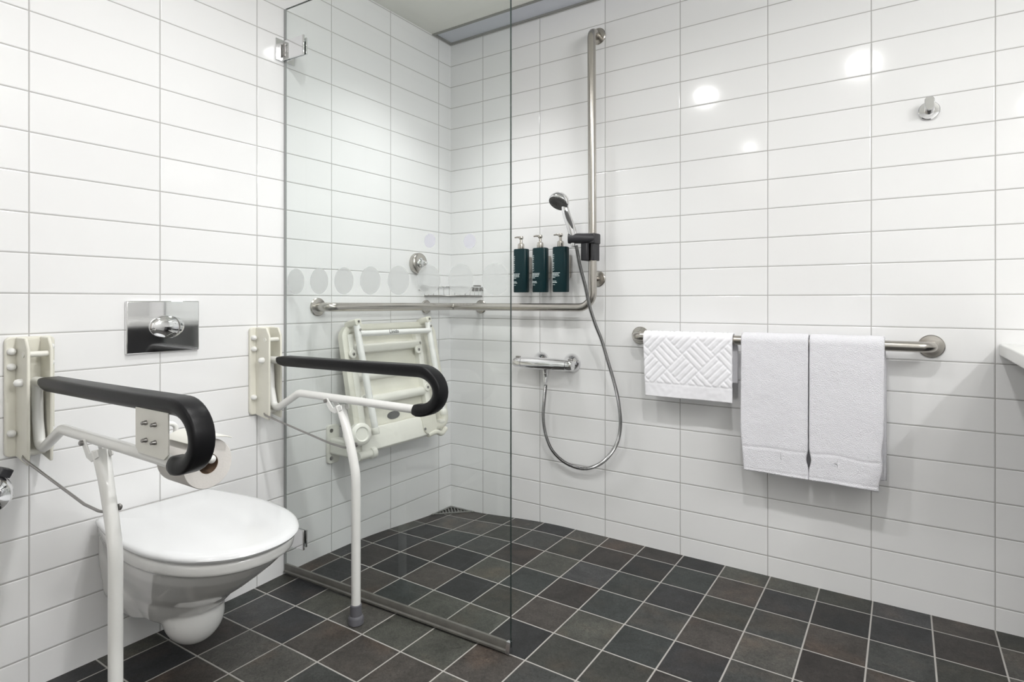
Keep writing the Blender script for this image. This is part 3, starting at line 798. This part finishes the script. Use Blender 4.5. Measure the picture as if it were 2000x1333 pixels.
bm = B(); lathe(bm, [(.001, -.034), (.016, -.033), (.028, -.029), (.036, -.021), (.0405, -.010), (.0415, 0), (.0410, .004), (.039, .006)], HH, HNn, 40); hs = obj('head', bm, 'chrome', t, smooth=50)
bm = B(); lathe(bm, [(.0385, .005), (.0385, .008), (.035, .0092), (.018, .0092), (.017, .0085), (.001, .0085)], HH, HNn, 40); sf = obj('spray_face', bm, 'nozzle', hs)
bm = B(); x_, y_, d_ = basis(HNn)
for rr, n in ((.0325, 24), (.0265, 20), (.012, 10), (.006, 5)):
    for k in range(n):
        a = 2 * PI * k / n; p = HH + (x_ * math.cos(a) + y_ * math.sin(a)) * rr
        cyl(bm, p + d_ * .008, p + d_ * .0108, .0012, .0009, 6)
obj('spray_nozzles', bm, 'dsteel', sf)

# hose
hp = [(0.731, -0.116, 1.167), (0.747, -0.114, 1.086), (0.768, -0.11, 1.006), (0.785, -0.105, 0.926), (0.807, -0.1, 0.856), (0.829, -0.092, 0.797), (0.85, -0.082, 0.718), (0.871, -0.072, 0.639), (0.886, -0.062, 0.56), (0.89, -0.052, 0.47), (0.872, -0.044, 0.395), (0.832, -0.038, 0.334), (0.786, -0.034, 0.294), (0.729, -0.032, 0.27), (0.67, -0.032, 0.271), (0.617, -0.034, 0.291), (0.572, -0.037, 0.332), (0.547, -0.041, 0.394), (0.54, -0.046, 0.461), (0.548, -0.052, 0.527), (0.558, -0.056, 0.599)]
bm = B(); P = spline(hp, 10); L = [0]
for a, b in zip(P, P[1:]): L.append(L[-1] + (b - a).length)
dense = []; k = 0; s = 0; ds = .0021
while s < L[-1]:
    while L[k + 1] < s: k += 1
    dense.append(P[k].lerp(P[k + 1], (s - L[k]) / (L[k + 1] - L[k]))); s += ds
n = len(dense)
tube(bm, dense, lambda q: .0078 if round(q * (n - 1)) % 2 else .0055, 12)
t = thing('shower_hose', (.75, -.03, .32), 'ribbed chrome shower hose looping down from the holder to the mixer', 'shower hose')
obj('hose', bm, mat('hose_chrome', (.33, .33, .33), .25, 1), t, smooth=20)
bm = B(); lathe(bm, [(.0085, 0), (.0085, .016), (.0075, .020), (.0095, .022), (.0095, .034), (.011, .036), (.011, .048)], (.5565, -.056, .610), (.001, 0, 1), 20); obj('hose_nut', bm, 'chrome', t)
bm = B(); lathe(bm, [(.007, 0), (.009, .006), (.009, .022)], (.7165, -.114, 1.162), (-.05, 0, 1), 20); obj('hose_cone', bm, 'chrome', t)

# thermostatic mixer
t = thing('shower_mixer', (.56, 0, .69), 'chrome thermostatic bar mixer mounted below the grab rail', 'shower mixer')
MZ = .6865; MY = -.060
for x in (.5045, .6530):
    bm = B(); lathe(bm, [(.040, .0003), (.040, .003), (.037, .010), (.030, .022), (.022, .030), (.020, .034), (.018, .045)], (x, 0, MZ + .004), (0, -1, 0), 36); obj('wall_rose', bm, 'chrome', t, smooth=50)
bm = B(); lathe(bm, [(.0215, .445), (.0235, .447), (.0250, .50), (.0250, .605), (.0235, .6595), (.0215, .661)], (0, MY, MZ), (1, 0, 0), 36); obj('mixer_body', bm, 'chrome', t)
for a, b in ((.403, .444), (.662, .690)):
    bm = B(); pr = [(.012, a), (.0185, a + .003), (.0215, a + .010), (.0215, b)] if a < .5 else [(.0225, a), (.0225, b - .012), (.019, b - .003), (.012, b)]
    lathe(bm, pr, (0, MY, MZ), (1, 0, 0), 30); kn = obj('control_knob', bm, 'chrome', t)
    bm = B(); cx_ = (a + b) / 2; box(bm, (cx_ - .010, MY - .006, MZ + .019), (cx_ + .010, MY + .006, MZ + .0265)); obj('knob_stop', bm, 'dsteel', kn, .002)
bm = B(); lathe(bm, [(.010, 0), (.010, .014), (.013, .020)], (.557, MY, MZ - .040), (0, 0, 1), 20); obj('hose_outlet', bm, 'chrome', t)

# ------------------------------------------------------------------ soap dispensers
def dispenser(x, label):
    y = -.052; z0 = .9855; hgt = .1865
    t = thing('soap_dispenser', (x, y, z0), label, 'soap dispenser', 'teal pump bottles on the shower wall')
    bm = B()
    sec = lambda s, z: [Vector((x + a, y + b, z)) for a, b in rrect(.0665 * s, .040 * s, .014 * s, 6)]
    loft(bm, [sec(.94, z0), sec(1, z0 + .003), sec(1, z0 + hgt - .006), sec(.95, z0 + hgt - .001), sec(.86, z0 + hgt)]); b_ = obj('bottle', bm, 'bottle', t)
    bm = B(); lathe(bm, [(.0135, 0), (.0140, .002), (.0140, .016), (.0130, .022), (.009, .0245), (.006, .026), (.0055, .040), (.009, .043), (.0105, .048), (.0085, .0545), (.002, .056)], (x - .0015, y, z0 + hgt), (0, 0, 1), 24); pm = obj('pump', bm, 'dsteel' if 0 else 'steel', t)
    bm = B(); tube(bm, [(x, y, z0 + hgt + .049), (x - .018, y - .004, z0 + hgt + .0515), (x - .030, y - .006, z0 + hgt + .0500)], lambda q: .0048 - .0018 * q, 10); obj('spout', bm, 'steel', pm)
    bm = B(); box(bm, (x - .014, y + .018, z0 + .06), (x + .022, -.0004, z0 + .155)); obj('wall_bracket', bm, 'steel', t, .003)
    # printing: brand up the side, lines of small print below
    mt = Matrix.Translation((x - .0205, y - .0203, z0 + .088)) @ Matrix(((0, -1, 0), (0, 0, -1), (1, 0, 0))).to_4x4()
    lettering('CRABTREE', .0108, mt, M['ink'], 'brand_lettering', b_, spacing=1.45)
    bm = B(); rnd = random.Random(int(x * 1000))
    for zz, wds, hh in ((.0775, (9, 7, 8), .0026), (.0715, (8, 9, 5), .0030), (.0655, (7, 10, 6), .0026), (.0595, (10,), .0022), (.0440, (6, 8), .0024), (.0385, (5, 11), .0028), (.0300, (4, 5), .0016)):
        xx = x - .0285
        for wd in wds:
            ln = wd * .0013 * (.8 + .4 * rnd.random())
            if xx + ln < x + .017: box(bm, (xx, y - .0206, z0 + zz), (xx + ln, y - .0200, z0 + zz + hh))
            xx += ln + .0013
    obj('small_print', bm, 'ink', b_)
    return t


dispenser(.4345, 'dark teal pump bottle on the wall, nearest the glass screen')
dispenser(.5302, 'dark teal pump bottle on the wall, middle of the three')
dispenser(.6275, 'dark teal pump bottle on the wall, nearest the hand shower')

# ------------------------------------------------------------------ corner basket
t = thing('soap_basket', (0, 0, .97), 'chrome wire corner soap basket above the grab rail behind the glass', 'soap basket')
def arc(r, z, n=24): return [(r * math.cos(PI / 2 * k / n) + .002, -r * math.sin(PI / 2 * k / n) - .002, z) for k in range(n + 1)]
bm = B(); tube(bm, arc(.188, 1.012), .0022, 8); tube(bm, [(.190, -.003, 1.012), (.003, -.003, 1.012), (.003, -.190, 1.012)], .0022, 8); obj('upper_rim', bm, 'chrome', t)
bm = B(); tube(bm, arc(.184, .972), .0030, 8); tube(bm, [(.186, -.004, .972), (.004, -.004, .972), (.004, -.186, .972)], .0025, 8); obj('lower_rim', bm, 'dsteel', t)
bm = B()
for k in range(1, 10):
    q = k * .0185; e = math.sqrt(max(.184 ** 2 - q * q, 0)); tube(bm, [(q, -.004, .971), (q, -e, .971)], .0013, 6)
for k in range(13):
    a = PI / 2 * k / 12
    tube(bm, [(.184 * math.cos(a) + .002, -.184 * math.sin(a) - .002, .972), (.188 * math.cos(a) + .002, -.188 * math.sin(a) - .002, 1.012)], .0013, 6)
obj('basket_wires', bm, 'chrome', t)
for k in (0, 1):
    bm = B(); q = [(.128, .996), (.195, .996), (.180, 1.022), (.140, 1.022)]
    prism(bm, [(a, -.0005, z) if k else (.0005, -a - .03, z) for a, z in q], (0, -.003, 0) if k else (.003, 0, 0)); obj('wall_tab', bm, 'dsteel', t, .001)

# ------------------------------------------------------------------ knob on the left wall, hook on the right wall
t = thing('wall_spout', (0, -.236, 1.116), 'round chrome dome with a pointed centre on the wall above the shower seat', 'shower fitting')
bm = B(); lathe(bm, [(.044, .0003), (.0455, .004), (.0455, .022), (.042, .027), (.030, .030), (.024, .030)], (0, -.240, 1.116), (1, 0, 0), 40); obj('dome', bm, 'steel', t, smooth=45)
bm = B(); lathe(bm, [(.026, .028), (.018, .034), (.012, .048), (.009, .062), (.006, .066)], (0, -.240, 1.116), (1, -.05, -.04), 28); obj('pointed_tip', bm, 'chrome', t, smooth=50)

t = thing('robe_hook', (1.866, 0, 1.525), 'small round chrome robe hook high on the right wall', 'hook')
bm = B(); lathe(bm, [(.026, .0003), (.0275, .002), (.0275, .007), (.0255, .009), (.019, .0095)], (1.866, 0, 1.524), (0, -1, 0), 40); obj('rose', bm, 'chrome', t)
bm = B(); cyl(bm, (1.866, -.008, 1.524), (1.866, -.046, 1.528), .0125, .0125, 24); pg = obj('stem', bm, 'chrome', t, .001)
bm = B(); prism(bm, [(1.866 + a, -.036, 1.5365 + b) for a, b in rrect(.025, .040, .012, 6)], (0, -.011, 0)); obj('peg', bm, 'chrome', pg, .0015)

# ------------------------------------------------------------------ object cut by the left edge of the photo
t = thing('chrome_holder', (0, -1.715, .50), 'rounded chrome and black wall holder cut off by the left edge', 'holder')
bm = B(); lathe(bm, [(.020, .0003), (.020, .02), (.030, .024), (.044, .036), (.047, .055), (.044, .075), (.034, .090), (.018, .097), (.001, .099)], (0, -1.725, .505), (1, 0, 0), 36); bd = obj('body', bm, 'chrome', t, smooth=50)
bm = B(); box(bm, (.045, -1.705, .541), (.075, -1.683, .560), Matrix.Translation((.06, -1.694, .55)) @ Matrix.Rotation(-.45, 4, 'X') @ Matrix.Translation((-.06, 1.694, -.55))); obj('black_tab', bm, 'blackp', bd, .002)
bm = B(); lathe(bm, [(.0478, .046), (.0485, .050), (.0478, .054)], (0, -1.725, .505), (1, 0, 0), 36, cap=False); obj('black_seam', bm, 'blackp', bd)

# ------------------------------------------------------------------ washbasin worktop at the right edge
t = thing('basin_worktop', (2.45, 0, .83), 'white washbasin worktop corner cut off by the right edge', 'worktop')
bm = B(); prism(bm, [(2.030, -.0006, .793), (2.030, -.53, .793), (2.045, -.545, .793), (XR - .001, -.545, .793), (XR - .001, -.0006, .793)], (0, 0, .033)); obj('worktop', bm, 'counter', t, .004, seg=3)
bm = B(); box(bm, (2.30, -.50, .12), (XR - .001, -.002, .7925)); obj('added_cabinet', bm, 'added_cabinet', t, .003)  # unseen dark box added for the flush plate's reflection and lower wall shade

# ------------------------------------------------------------------ corner floor drain
t = thing('floor_drain', (.05, -.05, -.035), 'triangular slotted metal floor drain grate in the shower corner', 'drain')
dz = -.0355
bm = B(); prism(bm, [(.002, -.002, dz - .012), (.140, -.002, dz - .008), (.002, -.140, dz - .008)], (0, 0, .003)); obj('drain_pit', bm, 'black', t)
bm = B()
A_, B_, C_ = Vector((.003, -.003, dz)), Vector((.142, -.003, dz + .0035)), Vector((.003, -.142, dz + .0035))
ce = (A_ + B_ + C_) / 3
def strip_(p, q, w_):
    m_ = (q - p).normalized(); inn = Vector((-m_.y, m_.x, 0))
    if inn.dot(ce - p) < 0: inn = -inn
    prism(bm, [p, q, q + inn * w_, p + inn * w_], (0, 0, .004))
strip_(A_, B_, .008); strip_(C_, A_, .008); strip_(B_, C_, .012)
for k in range(1, 14):
    # bars perpendicular to the hypotenuse
    f = k / 14; p = C_.lerp(B_, f); dirn = Vector((-1, 1, 0)).normalized()
    ln = min(f, 1 - f) * (B_ - C_).length
    if ln < .01: continue
    q = p + dirn * ln; q.z = dz; s_ = Vector((1, 1, 0)).normalized() * .0026
    prism(bm, [p - s_, p + s_, q + s_, q - s_], (0, 0, .0035))
obj('grate', bm, 'grille', t)
